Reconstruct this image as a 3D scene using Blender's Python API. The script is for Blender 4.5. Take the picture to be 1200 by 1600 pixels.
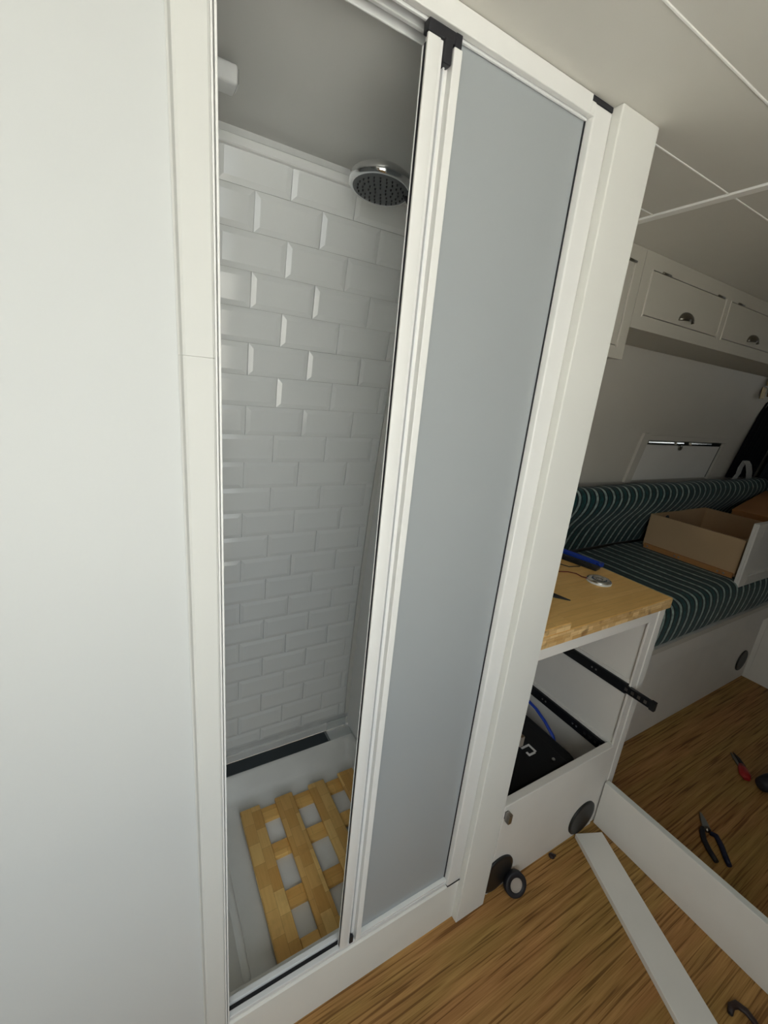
import bpy, bmesh, math, random
from mathutils import Vector, Matrix
random.seed(7)
for o in list(bpy.data.objects): bpy.data.objects.remove(o, do_unlink=True)
S = bpy.context.scene
COL = S.collection
PI = math.pi

# ------------------------------------------------------------------ camera
cd = bpy.data.cameras.new('camera'); cam = bpy.data.objects.new('camera', cd); COL.objects.link(cam)
cd.sensor_fit = 'VERTICAL'; cd.sensor_height = 36.0; cd.lens = 666.458 * 36.0 / 1600.0
cd.clip_start = 0.02; cd.clip_end = 100
RC = ((0.864106773, -0.494490848, 0.093799177), (-0.061549170, -0.288785983, -0.955413186), (0.499530964, 0.819805744, -0.279977425))
m = Matrix.Identity(4)
for i in range(3):
    m[i][0] = RC[0][i]; m[i][1] = -RC[1][i]; m[i][2] = -RC[2][i]
m[0][3], m[1][3], m[2][3] = 0.0, -0.55739, 1.39459
cam.matrix_world = m
S.camera = cam

# ------------------------------------------------------------------ world, daylight, exposure
W = bpy.data.worlds.new('overcast_sky'); S.world = W; W.use_nodes = True
wn = W.node_tree.nodes; wl = W.node_tree.links
bg = wn['Background']; tc = wn.new('ShaderNodeTexCoord'); sp = wn.new('ShaderNodeSeparateXYZ'); rp = wn.new('ShaderNodeValToRGB')
wl.new(tc.outputs['Generated'], sp.inputs[0]); wl.new(sp.outputs['Z'], rp.inputs[0]); wl.new(rp.outputs[0], bg.inputs[0])
rp.color_ramp.elements[0].position = 0.0; rp.color_ramp.elements[0].color = (0.92, 0.97, 0.98, 1)
rp.color_ramp.elements[1].position = 0.8; rp.color_ramp.elements[1].color = (0.86, 0.95, 1.0, 1)
bg.inputs[1].default_value = 3.4
S.view_settings.view_transform = 'Standard'; S.view_settings.look = 'None'
S.view_settings.exposure = -0.08; S.view_settings.gamma = 1.0; S.view_settings.use_curve_mapping = False
sun = bpy.data.lights.new('sun', 'SUN'); sun.energy = 60; sun.angle = .02; sun.color = (1, .95, .86)
so = bpy.data.objects.new('sun', sun); COL.objects.link(so); so.rotation_euler = Vector((.75, -.18, -.64)).to_track_quat('-Z', 'Y').to_euler()
DOOR = (-.80, 0.55, 0.60, 1.80)      # the wide open window of the van's other side, in the wall behind the camera
YO = -1.22
pl = bpy.data.lights.new('side_window_portal', 'AREA'); pl.shape = 'RECTANGLE'; pl.size = DOOR[1]-DOOR[0]; pl.size_y = DOOR[3]-DOOR[2]
pl.cycles.is_portal = True
po = bpy.data.objects.new('side_window_portal', pl); COL.objects.link(po)
po.location = ((DOOR[0]+DOOR[1])/2, YO-0.03, (DOOR[2]+DOOR[3])/2); po.rotation_euler = (PI/2, 0, 0)

# ------------------------------------------------------------------ materials
def srgb(r, g, b):
    f = lambda c: (c/255/12.92) if c/255 <= 0.04045 else ((c/255+0.055)/1.055)**2.4
    return (f(r), f(g), f(b), 1)
class NT:
    def __init__(s, name):
        s.m = bpy.data.materials.new(name); s.m.use_nodes = True
        s.t = s.m.node_tree; s.b = s.t.nodes['Principled BSDF']; s.out = s.t.nodes['Material Output']
    def n(s, typ, **kw):
        x = s.t.nodes.new('ShaderNode'+typ)
        for k, v in kw.items():
            if k[0] == '_': x.inputs[int(k[1:])].default_value = v
            else: setattr(x, k, v)
        return x
    def l(s, a, b): s.t.links.new(a, b)
def plain(name, col, rough=0.5, metal=0.0, spec=0.5, noise=0.0, nscale=30.0, bump=0.0, bscale=200.0, coat=0.0):
    t = NT(name); b = t.b
    b.inputs['Base Color'].default_value = col; b.inputs['Roughness'].default_value = rough
    b.inputs['Metallic'].default_value = metal; b.inputs['Specular IOR Level'].default_value = spec
    b.inputs['Coat Weight'].default_value = coat
    co = t.n('TexCoord')
    if noise:
        nz = t.n('TexNoise'); nz.inputs['Scale'].default_value = nscale; nz.inputs['Detail'].default_value = 5
        t.l(co.outputs['Object'], nz.inputs['Vector'])
        mx = t.n('Mix', data_type='RGBA'); mx.blend_type = 'MULTIPLY'; mx.inputs[0].default_value = 1
        rr = t.n('ValToRGB'); rr.color_ramp.elements[0].position = 0.3; rr.color_ramp.elements[1].position = 0.7
        rr.color_ramp.elements[0].color = (1-noise,)*3+(1,); rr.color_ramp.elements[1].color = (1, 1, 1, 1)
        t.l(nz.outputs['Fac'], rr.inputs[0]); mx.inputs[6].default_value = col; t.l(rr.outputs[0], mx.inputs[7]); t.l(mx.outputs[2], b.inputs['Base Color'])
    if bump:
        nb = t.n('TexNoise'); nb.inputs['Scale'].default_value = bscale; nb.inputs['Detail'].default_value = 3
        t.l(co.outputs['Object'], nb.inputs['Vector'])
        bp = t.n('Bump'); bp.inputs['Strength'].default_value = bump; bp.inputs['Distance'].default_value = 0.002
        t.l(nb.outputs['Fac'], bp.inputs['Height']); t.l(bp.outputs[0], b.inputs['Normal'])
    return t.m
def floor_mat():
    t = NT('strand_bamboo_floor'); b = t.b; co = t.n('TexCoord')
    def streak(sx, sy, loc, det, lo, hi, c0, c1, rough=.55):
        mp = t.n('Mapping'); mp.inputs['Scale'].default_value = (sx, sy, 1); mp.inputs['Location'].default_value = loc; t.l(co.outputs['Object'], mp.inputs[0])
        n = t.n('TexNoise'); n.inputs['Scale'].default_value = 1; n.inputs['Detail'].default_value = det; n.inputs['Roughness'].default_value = rough; n.inputs['Distortion'].default_value = .25
        t.l(mp.outputs[0], n.inputs['Vector']); r = t.n('ValToRGB'); e = r.color_ramp.elements
        e[0].position = lo; e[0].color = c0; e[1].position = hi; e[1].color = c1; t.l(n.outputs['Fac'], r.inputs[0]); return r, n
    def mul(a, c, f=1.0):
        x = t.n('Mix', data_type='RGBA'); x.blend_type = 'MULTIPLY'; x.inputs[0].default_value = f; t.l(a, x.inputs[6]); t.l(c, x.inputs[7]); return x.outputs[2]
    base, n1 = streak(2.6, 70, (0, 0, 0), 3, .3, .7, srgb(146, 108, 62), srgb(182, 142, 88))
    dark, n2 = streak(3.6, 165, (3, 7, 0), 2, .36, .45, (.50, .44, .36, 1), (1, 1, 1, 1), .45)
    fine, n3 = streak(9, 330, (9, 2, 0), 3, .3, .62, (.80, .77, .72, 1), (1.06, 1.05, 1.03, 1))
    hue, n4 = streak(2.2, 11, (5, 1, 0), 2, .35, .65, (.93, 1.0, .86, 1), (1.05, .95, .96, 1))
    c = mul(mul(mul(base.outputs[0], dark.outputs[0]), fine.outputs[0]), hue.outputs[0])
    t.l(c, b.inputs['Base Color']); b.inputs['Roughness'].default_value = .6; b.inputs['Specular IOR Level'].default_value = .3
    bp = t.n('Bump'); bp.inputs['Strength'].default_value = .15; bp.inputs['Distance'].default_value = .001; t.l(n2.outputs['Fac'], bp.inputs['Height']); t.l(bp.outputs[0], b.inputs['Normal'])
    return t.m
def bamboo(name, c1, c2, axis='x', sl=.13, sw=.02, dark=.0, rough=.45):
    # finger-jointed strips; axis = direction of the strips in object space
    t = NT(name); b = t.b; co = t.n('TexCoord'); mp = t.n('Mapping')
    if axis == 'y': mp.inputs['Rotation'].default_value = (0, 0, PI/2)
    if axis == 'edge': mp.inputs['Rotation'].default_value = (PI/2, 0, 0)
    t.l(co.outputs['Object'], mp.inputs[0])
    br = t.n('TexBrick'); br.inputs['Scale'].default_value = 1; br.inputs['Brick Width'].default_value = sl; br.inputs['Row Height'].default_value = sw
    br.inputs['Mortar Size'].default_value = .0003; br.inputs['Color1'].default_value = c1; br.inputs['Color2'].default_value = c2
    br.inputs['Mortar'].default_value = tuple(x*.7 for x in c2[:3])+(1,); br.offset_frequency = 2; br.offset = .37
    t.l(mp.outputs[0], br.inputs['Vector'])
    mg = t.n('Mapping'); mg.inputs['Scale'].default_value = (14, 160, 160); t.l(mp.outputs[0], mg.inputs[0])
    nz = t.n('TexNoise'); nz.inputs['Scale'].default_value = 1; nz.inputs['Detail'].default_value = 3; t.l(mg.outputs[0], nz.inputs['Vector'])
    rr = t.n('ValToRGB'); e = rr.color_ramp.elements; e[0].position = .35; e[0].color = (.95, .93, .90, 1); e[1].position = .6; e[1].color = (1, 1, 1, 1)
    t.l(nz.outputs['Fac'], rr.inputs[0])
    nk = t.n('TexNoise'); nk.inputs['Scale'].default_value = 22; nk.inputs['Detail'].default_value = 2; t.l(co.outputs['Object'], nk.inputs['Vector'])
    rk = t.n('ValToRGB'); e = rk.color_ramp.elements; e[0].position = .3; e[0].color = (1-dark, 1-dark*1.15, 1-dark*1.3, 1); e[1].position = .42; e[1].color = (1, 1, 1, 1); t.l(nk.outputs['Fac'], rk.inputs[0])
    m1 = t.n('Mix', data_type='RGBA'); m1.blend_type = 'MULTIPLY'; m1.inputs[0].default_value = 1; t.l(br.outputs['Color'], m1.inputs[6]); t.l(rr.outputs[0], m1.inputs[7])
    m2 = t.n('Mix', data_type='RGBA'); m2.blend_type = 'MULTIPLY'; m2.inputs[0].default_value = 1; t.l(m1.outputs[2], m2.inputs[6]); t.l(rk.outputs[0], m2.inputs[7])
    t.l(m2.outputs[2], b.inputs['Base Color']); b.inputs['Roughness'].default_value = rough
    return t.m
def stripes():
    t = NT('striped_velvet'); b = t.b; co = t.n('TexCoord'); sx = t.n('SeparateXYZ')
    nd = t.n('TexNoise'); nd.inputs['Scale'].default_value = 6; nd.inputs['Detail'].default_value = 2; t.l(co.outputs['Object'], nd.inputs['Vector'])
    t.l(co.outputs['Object'], sx.inputs[0])
    ms = t.n('Math', operation='MULTIPLY_ADD'); t.l(nd.outputs['Fac'], ms.inputs[0]); ms.inputs[1].default_value = .012; t.l(sx.outputs['X'], ms.inputs[2])
    dv = t.n('Math', operation='DIVIDE'); t.l(ms.outputs[0], dv.inputs[0]); dv.inputs[1].default_value = .0625
    fr = t.n('Math', operation='FRACT'); t.l(dv.outputs[0], fr.inputs[0])
    r = t.n('ValToRGB'); r.color_ramp.interpolation = 'LINEAR'; e = r.color_ramp.elements
    G = srgb(158, 178, 172); D = srgb(18, 70, 70); K = srgb(8, 28, 32)
    e[0].position = 0; e[0].color = G; e[1].position = .21; e[1].color = G
    for p, c in ((.25, K), (.36, K), (.40, D), (.78, D), (.82, K), (.95, K), (.99, G)):
        x = e.new(p); x.color = c
    t.l(fr.outputs[0], r.inputs[0])
    nz = t.n('TexNoise'); nz.inputs['Scale'].default_value = 60; nz.inputs['Detail'].default_value = 6; t.l(co.outputs['Object'], nz.inputs['Vector'])
    rr = t.n('ValToRGB'); q = rr.color_ramp.elements; q[0].position = .35; q[0].color = (.55, .55, .55, 1); q[1].position = .7; q[1].color = (1.25, 1.25, 1.25, 1); t.l(nz.outputs['Fac'], rr.inputs[0])
    mx = t.n('Mix', data_type='RGBA'); mx.blend_type = 'MULTIPLY'; mx.inputs[0].default_value = 1; t.l(r.outputs[0], mx.inputs[6]); t.l(rr.outputs[0], mx.inputs[7])
    t.l(mx.outputs[2], b.inputs['Base Color']); b.inputs['Roughness'].default_value = .85; b.inputs['Sheen Weight'].default_value = .15
    b.inputs['Specular IOR Level'].default_value = .2
    bp = t.n('Bump'); bp.inputs['Strength'].default_value = .3; bp.inputs['Distance'].default_value = .003; t.l(nz.outputs['Fac'], bp.inputs['Height']); t.l(bp.outputs[0], b.inputs['Normal'])
    return t.m
def frosted():
    t = NT('frosted_acrylic'); b = t.b
    nz = t.n('TexNoise'); nz.inputs['Scale'].default_value = 900; nz.inputs['Detail'].default_value = 2
    co = t.n('TexCoord'); t.l(co.outputs['Object'], nz.inputs['Vector'])
    d = t.n('BsdfDiffuse'); d.inputs[0].default_value = (.52, .555, .57, 1)
    tr = t.n('BsdfTranslucent'); tr.inputs[0].default_value = (.45, .49, .515, 1)
    ms = t.n('MixShader'); ms.inputs[0].default_value = .35; t.l(d.outputs[0], ms.inputs[1]); t.l(tr.outputs[0], ms.inputs[2])
    gl = t.n('BsdfGlossy'); gl.inputs['Roughness'].default_value = .38; gl.inputs[0].default_value = (1, 1, 1, 1)
    fz = t.n('Fresnel'); fz.inputs[0].default_value = 1.45
    bp = t.n('Bump'); bp.inputs['Strength'].default_value = .12; bp.inputs['Distance'].default_value = .0005; t.l(nz.outputs['Fac'], bp.inputs['Height'])
    t.l(bp.outputs[0], gl.inputs['Normal']); t.l(bp.outputs[0], d.inputs['Normal'])
    m2 = t.n('MixShader'); t.l(fz.outputs[0], m2.inputs[0]); t.l(ms.outputs[0], m2.inputs[1]); t.l(gl.outputs[0], m2.inputs[2])
    t.l(m2.outputs[0], t.out.inputs[0]); t.t.nodes.remove(b)
    return t.m
def clear_film():
    t = NT('clear_film'); b = t.b; b.inputs['Base Color'].default_value = (.8, .85, .85, 1); b.inputs['Alpha'].default_value = .28; b.inputs['Roughness'].default_value = .25
    return t.m
M = {}
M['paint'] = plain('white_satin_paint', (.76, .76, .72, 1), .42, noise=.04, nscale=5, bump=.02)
M['dimpaint'] = plain('white_paint_dimmed', (.61, .615, .59, 1), .48, spec=.35, noise=.03, nscale=5, bump=.02)  # the white paint again, darkened to offset direct window light on the trim
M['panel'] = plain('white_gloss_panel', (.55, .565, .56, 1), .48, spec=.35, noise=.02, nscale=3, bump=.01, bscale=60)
M['powder'] = plain('white_powder_coat', (.78, .78, .76, 1), .38, noise=.02)
M['alu'] = plain('white_aluminium_channel', (.74, .75, .75, 1), .3, spec=.6)
M['ceiling'] = plain('greyed_ceiling_board', (.64, .625, .575, 1), .5, noise=.04, nscale=8)  # greyed a little so the painted bright joints stand out
M['shceil'] = plain('shower_ceiling_panel', (.62, .62, .60, 1), .3, noise=.03, nscale=4)
M['shwall'] = plain('white_shower_lining', (.84, .85, .84, 1), .3)
M['strip'] = plain('lightened_joint_strip', (.86, .86, .83, 1), .45)  # lighter than the boards, painting in the light the joints catch
M['melamine'] = plain('white_melamine', (.79, .765, .72, 1), .45, noise=.05, nscale=7)
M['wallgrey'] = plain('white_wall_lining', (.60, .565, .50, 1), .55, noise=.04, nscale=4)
M['tile'] = plain('white_glazed_tile', (.84, .86, .85, 1), .10, spec=.5, noise=.03, nscale=9, bump=.05, bscale=14)
M['dimlining'] = plain('wall_lining_dimmed', (.50, .475, .41, 1), .55, noise=.04, nscale=4)  # wall lining colour darkened to offset the stronger light on locker faces
M['grout'] = plain('light_grey_grout', (.68, .69, .68, 1), .8, noise=.1)
M['tray'] = plain('white_tray_acrylic', (.86, .86, .83, 1), .35, noise=.10, nscale=9)
M['slate'] = plain('dark_slate_strip', srgb(52, 60, 64), .5, noise=.1)
M['film'] = clear_film()
M['frost'] = frosted()
M['rubber'] = plain('black_rubber', (.012, .012, .016, 1), .55)
M['blackpl'] = plain('black_plastic', (.012, .013, .014, 1), .4, noise=.2, bump=.1)
M['blackmetal'] = plain('black_coated_steel', (.014, .015, .018, 1), .35, metal=.3, spec=.6)
M['steel'] = plain('bare_steel', (.5, .5, .5, 1), .3, metal=1)
M['chrome'] = plain('chrome', (.75, .76, .77, 1), .08, metal=1)
M['satin'] = plain('satin_chrome', (.6, .6, .58, 1), .22, metal=1)
M['spray'] = plain('grey_spray_face', (.10, .11, .115, 1), .45)
M['darkchrome'] = plain('aged_nickel', (.22, .21, .18, 1), .3, metal=1)
M['brass'] = plain('aged_brass', (.33, .25, .14, 1), .3, metal=1)
M['floor'] = floor_mat()
M['worktop'] = bamboo('bamboo_worktop', srgb(254, 208, 128), srgb(248, 200, 120), 'x', .6, .02)
M['edge'] = bamboo('bamboo_worktop_edge', srgb(236, 204, 148), srgb(198, 156, 98), 'edge', .03, .013, .5)
M['duck'] = bamboo('jointed_bamboo_slat', srgb(248, 208, 130), srgb(216, 164, 88), 'y', .062, .031, .10)
M['duckx'] = bamboo('jointed_bamboo_cross_slat', srgb(244, 198, 116), srgb(226, 174, 94), 'x', .062, .045, .10)
M['ply'] = plain('birch_plywood', srgb(196, 166, 128), .6, noise=.1, nscale=3)
M['ply2'] = plain('orange_plywood', srgb(186, 132, 78), .6, noise=.14, nscale=4)
M['fabric'] = stripes()
M['curtain'] = plain('black_curtain_cloth', (.008, .009, .011, 1), .9, spec=.1)
M['greycloth'] = plain('blue_grey_cloth', (.03, .04, .05, 1), .9, spec=.1)
M['webbing'] = plain('white_webbing', (.55, .56, .54, 1), .8, noise=.1)
M['blue'] = plain('blue_plastic', srgb(22, 62, 170), .35)
M['red'] = plain('red_plastic', srgb(150, 26, 28), .4)
M['navy'] = plain('navy_rubber_grip', srgb(16, 24, 52), .45)
M['bag'] = plain('black_nylon', (.006, .0065, .008, 1), .6, spec=.25, bump=.2, bscale=400)
M['white'] = plain('white_print', (.7, .7, .7, 1), .5)
M['lens'] = plain('white_lens', (.85, .85, .82, 1), .3)
M['copper'] = plain('red_wire', srgb(120, 24, 20), .4)
M['card'] = plain('cardboard_core', srgb(170, 160, 150), .8, noise=.1)
M['asphalt'] = plain('pale_concrete', (.42, .42, .40, 1), .9, noise=.2, nscale=2)
M['brown'] = plain('dark_brown_leather', srgb(36, 18, 14), .5)

# ------------------------------------------------------------------ mesh helpers
class MB:
    def __init__(s): s.v = []; s.f = []; s.smooth = []
    def add(s, vs, fs, sm=False):
        o = len(s.v); s.v += [tuple(v) for v in vs]; s.f += [tuple(i+o for i in f) for f in fs]; s.smooth += [sm]*len(fs); return s
    def box(s, x0, x1, y0, y1, z0, z1, T=None):
        vs = [(x, y, z) for z in (z0, z1) for y in (y0, y1) for x in (x0, x1)]
        if T: vs = [tuple(T @ Vector(v)) for v in vs]
        return s.add(vs, [(0, 2, 3, 1), (4, 5, 7, 6), (0, 1, 5, 4), (2, 6, 7, 3), (0, 4, 6, 2), (1, 3, 7, 5)])
    def bevbox(s, x0, x1, y0, y1, z0, z1, b=.002, seg=2, T=None):
        bm = bmesh.new(); bmesh.ops.create_cube(bm, size=1)
        for v in bm.verts:
            v.co = Vector(((x0+x1)/2+v.co.x*(x1-x0), (y0+y1)/2+v.co.y*(y1-y0), (z0+z1)/2+v.co.z*(z1-z0)))
        b = min(b, .49*min(x1-x0, y1-y0, z1-z0))
        bmesh.ops.bevel(bm, geom=list(bm.edges), offset=b, segments=seg, affect='EDGES', profile=.5)
        return s.frombm(bm, seg > 2, T)
    def frombm(s, bm, sm=False, T=None):
        bm.verts.index_update()
        vs = [(T @ v.co) if T else v.co.copy() for v in bm.verts]
        s.add(vs, [tuple(v.index for v in f.verts) for f in bm.faces], sm); bm.free(); return s
    def cyl(s, p0, p1, r, n=20, r1=None):
        return s.tube([p0, p1], [r, r if r1 is None else r1], n)
    def tube(s, pts, rs, n=10, cap=True, flat=1.0):
        pts = [Vector(p) for p in pts]
        if not isinstance(rs, (list, tuple)): rs = [rs]*len(pts)
        up = None; vs = []
        for i, p in enumerate(pts):
            d = (pts[min(i+1, len(pts)-1)]-pts[max(i-1, 0)]).normalized()
            if up is None: up = Vector((0, 0, 1)) if abs(d.z) < .9 else Vector((1, 0, 0))
            a = d.cross(up).normalized(); b = a.cross(d).normalized(); up = b
            for k in range(n):
                t = 2*PI*k/n; vs.append(p+rs[i]*(math.cos(t)*a+flat*math.sin(t)*b))
        fs = []
        for i in range(len(pts)-1):
            for k in range(n):
                k2 = (k+1) % n; fs.append((i*n+k, i*n+k2, (i+1)*n+k2, (i+1)*n+k))
        s.add(vs, fs, True)
        if cap:
            o = len(s.v)-len(vs)
            s.f += [tuple(o+k for k in reversed(range(n))), tuple(o+(len(pts)-1)*n+k for k in range(n))]; s.smooth += [False, False]
        return s
    def lathe(s, prof, n=32, T=None):
        # prof: (r, z) pairs from bottom to top, about the z axis
        vs = []; fs = []
        for r, z in prof:
            for k in range(n):
                t = 2*PI*k/n; vs.append(Vector((r*math.cos(t), r*math.sin(t), z)))
        for i in range(len(prof)-1):
            for k in range(n):
                k2 = (k+1) % n; fs.append((i*n+k, i*n+k2, (i+1)*n+k2, (i+1)*n+k))
        if T: vs = [T @ v for v in vs]
        s.add(vs, fs, True)
        o = len(s.v)-len(vs)
        for i, rev in ((0, True), (len(prof)-1, False)):
            if prof[i][0] > 1e-5:
                q = [o+i*n+k for k in range(n)]; s.f.append(tuple(reversed(q) if rev else q)); s.smooth.append(False)
        return s
    def prism(s, poly, axis, a0, a1, sm=False):
        # extrude a 2D polygon: axis 'x' -> poly is (y,z); 'z' -> (x,y); 'y' -> (x,z)
        mk = {'x': lambda a, p: (a, p[0], p[1]), 'z': lambda a, p: (p[0], p[1], a), 'y': lambda a, p: (p[0], a, p[1])}[axis]
        n = len(poly); vs = [mk(a0, p) for p in poly]+[mk(a1, p) for p in poly]
        fs = [tuple(range(n)), tuple(reversed(range(n, 2*n)))]
        s.add(vs, fs); o = len(s.v)-2*n
        for i in range(n):
            j = (i+1) % n; s.f.append((o+j, o+i, o+n+i, o+n+j)); s.smooth.append(sm)
        return s
    def mesh(s, name, mats, off=(0, 0, 0)):
        me = bpy.data.meshes.new(name); off = Vector(off)
        me.from_pydata([tuple(Vector(v)-off) for v in s.v], [], s.f)
        bm = bmesh.new(); bm.from_mesh(me); bmesh.ops.recalc_face_normals(bm, faces=bm.faces); bm.to_mesh(me); bm.free()
        for i, p in enumerate(me.polygons): p.use_smooth = s.smooth[i]
        for mt in (mats if isinstance(mats, list) else [mats]): me.materials.append(mt)
        me.update(); return me
def root_loc(p):
    while p.parent: p = p.parent
    return p.location.copy()
def link(name, me, parent=None, loc=(0, 0, 0)):
    o = bpy.data.objects.new(name, me); COL.objects.link(o); o.location = loc
    if parent: o.parent = parent
    return o
def part(name, mb, mat, parent, local=False, label=None, kind=None):
    # geometry given in world coordinates (or in the thing's own when local)
    o = link(name, mb.mesh(name, M[mat], (0, 0, 0) if local else root_loc(parent)), parent)
    if label: o['label'] = label
    if kind: o['kind'] = kind
    return o
def thing(name, label, cat, loc, rot=(0, 0, 0), group=None):
    o = bpy.data.objects.new(name, None); COL.objects.link(o); o.empty_display_size = .05
    o.location = loc; o.rotation_euler = rot; o['label'] = label; o['category'] = cat
    if group: o['group'] = group
    return o
def solo(name, mb, mat, label, cat, loc, group=None):
    o = link(name, mb.mesh(name, M[mat], loc), None, loc); o['label'] = label; o['category'] = cat
    if group: o['group'] = group
    return o
def struct(name, mb, mat, parent=None, label=None):
    o = link(name, mb.mesh(name, M[mat]), parent)
    if not parent: o['kind'] = 'structure'
    if label: o['label'] = label; 
    return o
def bx(*a, b=.0015, seg=2): return MB().bevbox(*a, b=b, seg=seg)
def dup(o, parent=None):
    c = o.copy(); COL.objects.link(c)
    if parent: c.parent = parent
    for ch in list(o.children): dup(ch, c)
    return c

ZC = 1.85          # ceiling height
XE, XW = 3.75, -1.45   # cab end, rear end
# ------------------------------------------------------------------ the setting
struct('floor', MB().box(XW, XE, YO, .9, -.03, 0), 'floor')
# ground outside the open side door
struct('ground_outside', MB().box(-12, 12, -14, YO-.06, -.62, -.55), 'asphalt')
# ceiling: boards along the van, joined by fine strips coloured lighter as if catching light, one broad cross strip
ceil = struct('ceiling', MB().box(XW, XE, YO, .9, ZC+.006, ZC+.03), 'strip')
ys = [YO, -1.087, -.930, -.773, -.616, -.459, -.302, -.145, .012, .169, .326, .49]
for k in range(len(ys)-1):
    for (xa, xb) in ((XW, -.6), (-.598, 1.112), (1.138, XE)):
        if xa > 1 and k == 9: continue
        yb2 = ys[k+2] if xa > 1 and k == 8 else ys[k+1]
        link('ceiling_board', MB().bevbox(xa, xb, ys[k]+.0012, yb2-.0012, ZC, ZC+.0065, b=.0008, seg=1).mesh('ceiling_board', M['ceiling']), ceil)
for y in ys[1:-1]:
    link('joint_strip', MB().bevbox(.75 if -.1 < y < .2 else XW, 1.112 if abs(y-.169) < .01 else XE, y-.0017, y+.0017, ZC-.0012, ZC+.006, b=.0006, seg=1).mesh('joint_strip', M['strip']), ceil)
link('cross_strip', MB().bevbox(1.113, 1.137, YO, .49, ZC-.004, ZC+.006, b=.002).mesh('cross_strip', M['strip']), ceil)

struct('ceiling_shower', MB().bevbox(-.25, .6675, .054, .494, ZC-.0015, ZC+.0005, b=.0004), 'shceil')
# long side wall with the leaning, curved profile of the van side (y, z)
prof = [(.47, 1.88), (.54, 1.64), (.632, 1.30), (.672, 1.05), (.815, .70), (.83, 0)]
pts = prof + [(.90, 0), (.90, 1.88)]
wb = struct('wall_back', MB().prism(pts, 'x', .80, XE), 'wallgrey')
# far cab end, rear end, the wall behind the camera with the open side door
wr = MB()
for a in ((YO, -.30, 0, ZC), (.12, .9, 0, ZC), (-.30, .12, 0, 1.46), (-.30, .12, 1.62, ZC)): wr.box(XE, XE+.03, *a)
struct('wall_right', wr, 'greycloth')
struct('wall_left', MB().box(XW-.03, XW, YO, .9, 0, ZC), 'paint')
wo = MB(); wo.box(XW, DOOR[0], YO-.06, YO, -.03, ZC); wo.box(DOOR[1], XE, YO-.06, YO, -.03, ZC); wo.box(DOOR[0], DOOR[1], YO-.06, YO, DOOR[3], ZC); wo.box(DOOR[0], DOOR[1], YO-.06, YO, -.03, DOOR[2])
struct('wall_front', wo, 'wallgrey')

# big white panel and trim board left of the shower door
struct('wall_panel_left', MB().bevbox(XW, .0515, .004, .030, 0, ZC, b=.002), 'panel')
tr = MB(); b0 = [(.0505, .004), (.0525, .0025), (.0545, -.0055), (.0575, -.007), (.086, -.007), (.0885, -.0055), (.0885, .03), (.0505, .03)]
t1 = struct('trim_1', MB().prism(b0, 'z', 0, 1.4075, sm=False), 'dimpaint')
link('trim_upper_length', MB().prism(b0, 'z', 1.4078, ZC, sm=False).mesh('trim_upper_length', M['dimpaint']), t1)
# post right of the door, running back as the shower's side wall
tp = struct('trim_2', MB().bevbox(.6885, .790, -.0184, .12, 0, ZC, b=.0022), 'paint')
link('side_lining', MB().box(.668, .79, .04, .84, 0, ZC).mesh('side_lining', M['shwall']), tp)
# threshold under the shower door
th = MB().prism([(0, 0), (0, .1405), (.003, .1455), (.010, .1475), (.046, .1475), (.046, .02), (.046, 0)], 'x', .02, .6885)
struct('trim_3', th, 'paint')

# ------------------------------------------------------------------ shower cubicle
def tp_at(u, k):   # tile plane: u across (m), k down from the top (m)
    return Vector((.1766+u-.0018*k, .4772+k*math.sin(.2004)-.053*k*k, 1.8324-k*math.cos(.2004)))
KT = 22.75*.075
# backing wall following the tile curve
bk = []
N = 24
for i in range(N+1):
    p = tp_at(0, -.03+(KT+.08)*i/N); bk.append((p.y+.001, p.z))
sh = struct('wall_shower_back', MB().prism(bk+[(.90, bk[-1][1]), (.90, bk[0][1])], 'x', -.25, .67), 'grout')
def tile_mesh(w, h, name):
    g = .0006; bw = .0115; d = .0030; w2, h2 = w/2-g, h/2-g
    o = [(-w2, -h2), (w2, -h2), (w2, h2), (-w2, h2)]; i = [(-w2+bw, -h2+bw), (w2-bw, -h2+bw), (w2-bw, h2-bw), (-w2+bw, h2-bw)]
    mb = MB(); vs = [(x, .0012, z) for x, z in o]+[(x, -.0026, z) for x, z in o]+[(x, -.0026-d, z) for x, z in i]
    fs = [(8, 9, 10, 11)]+[(4+k, 4+(k+1) % 4, 8+(k+1) % 4, 8+k) for k in range(4)]+[(k, (k+1) % 4, 4+(k+1) % 4, 4+k) for k in range(4)]
    mb.add(vs, fs); return mb.mesh(name, M['tile'])
full = tile_mesh(.150, .075, 'tile'); cuts = {}
UE = .4755
for r in range(23):
    hh = .075 if r < 22 else .054
    k0 = r*.075+hh/2
    off = 0 if r % 2 == 0 else .075
    if r in (7, ): pass
    u = off-.45
    while u < UE-.01:
        w = min(.150, UE-u); key = (round(w, 3), hh)
        if w >= .149 and hh == .075: me = full
        else:
            if key not in cuts: cuts[key] = tile_mesh(w, hh, 'tile_cut')
            me = cuts[key]
        c = tp_at(u+w/2, k0); a = tp_at(0, k0-.01); b = tp_at(0, k0+.01)
        dz = (a-b).normalized(); ang = math.atan2(-dz.y, dz.z)
        if c.x+w/2 > -.12:
            o = link('tile', me, sh, c)
            o.rotation_euler = (ang+random.uniform(-.006, .006), 0, random.uniform(-.010, .010))
        u += .150
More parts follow.
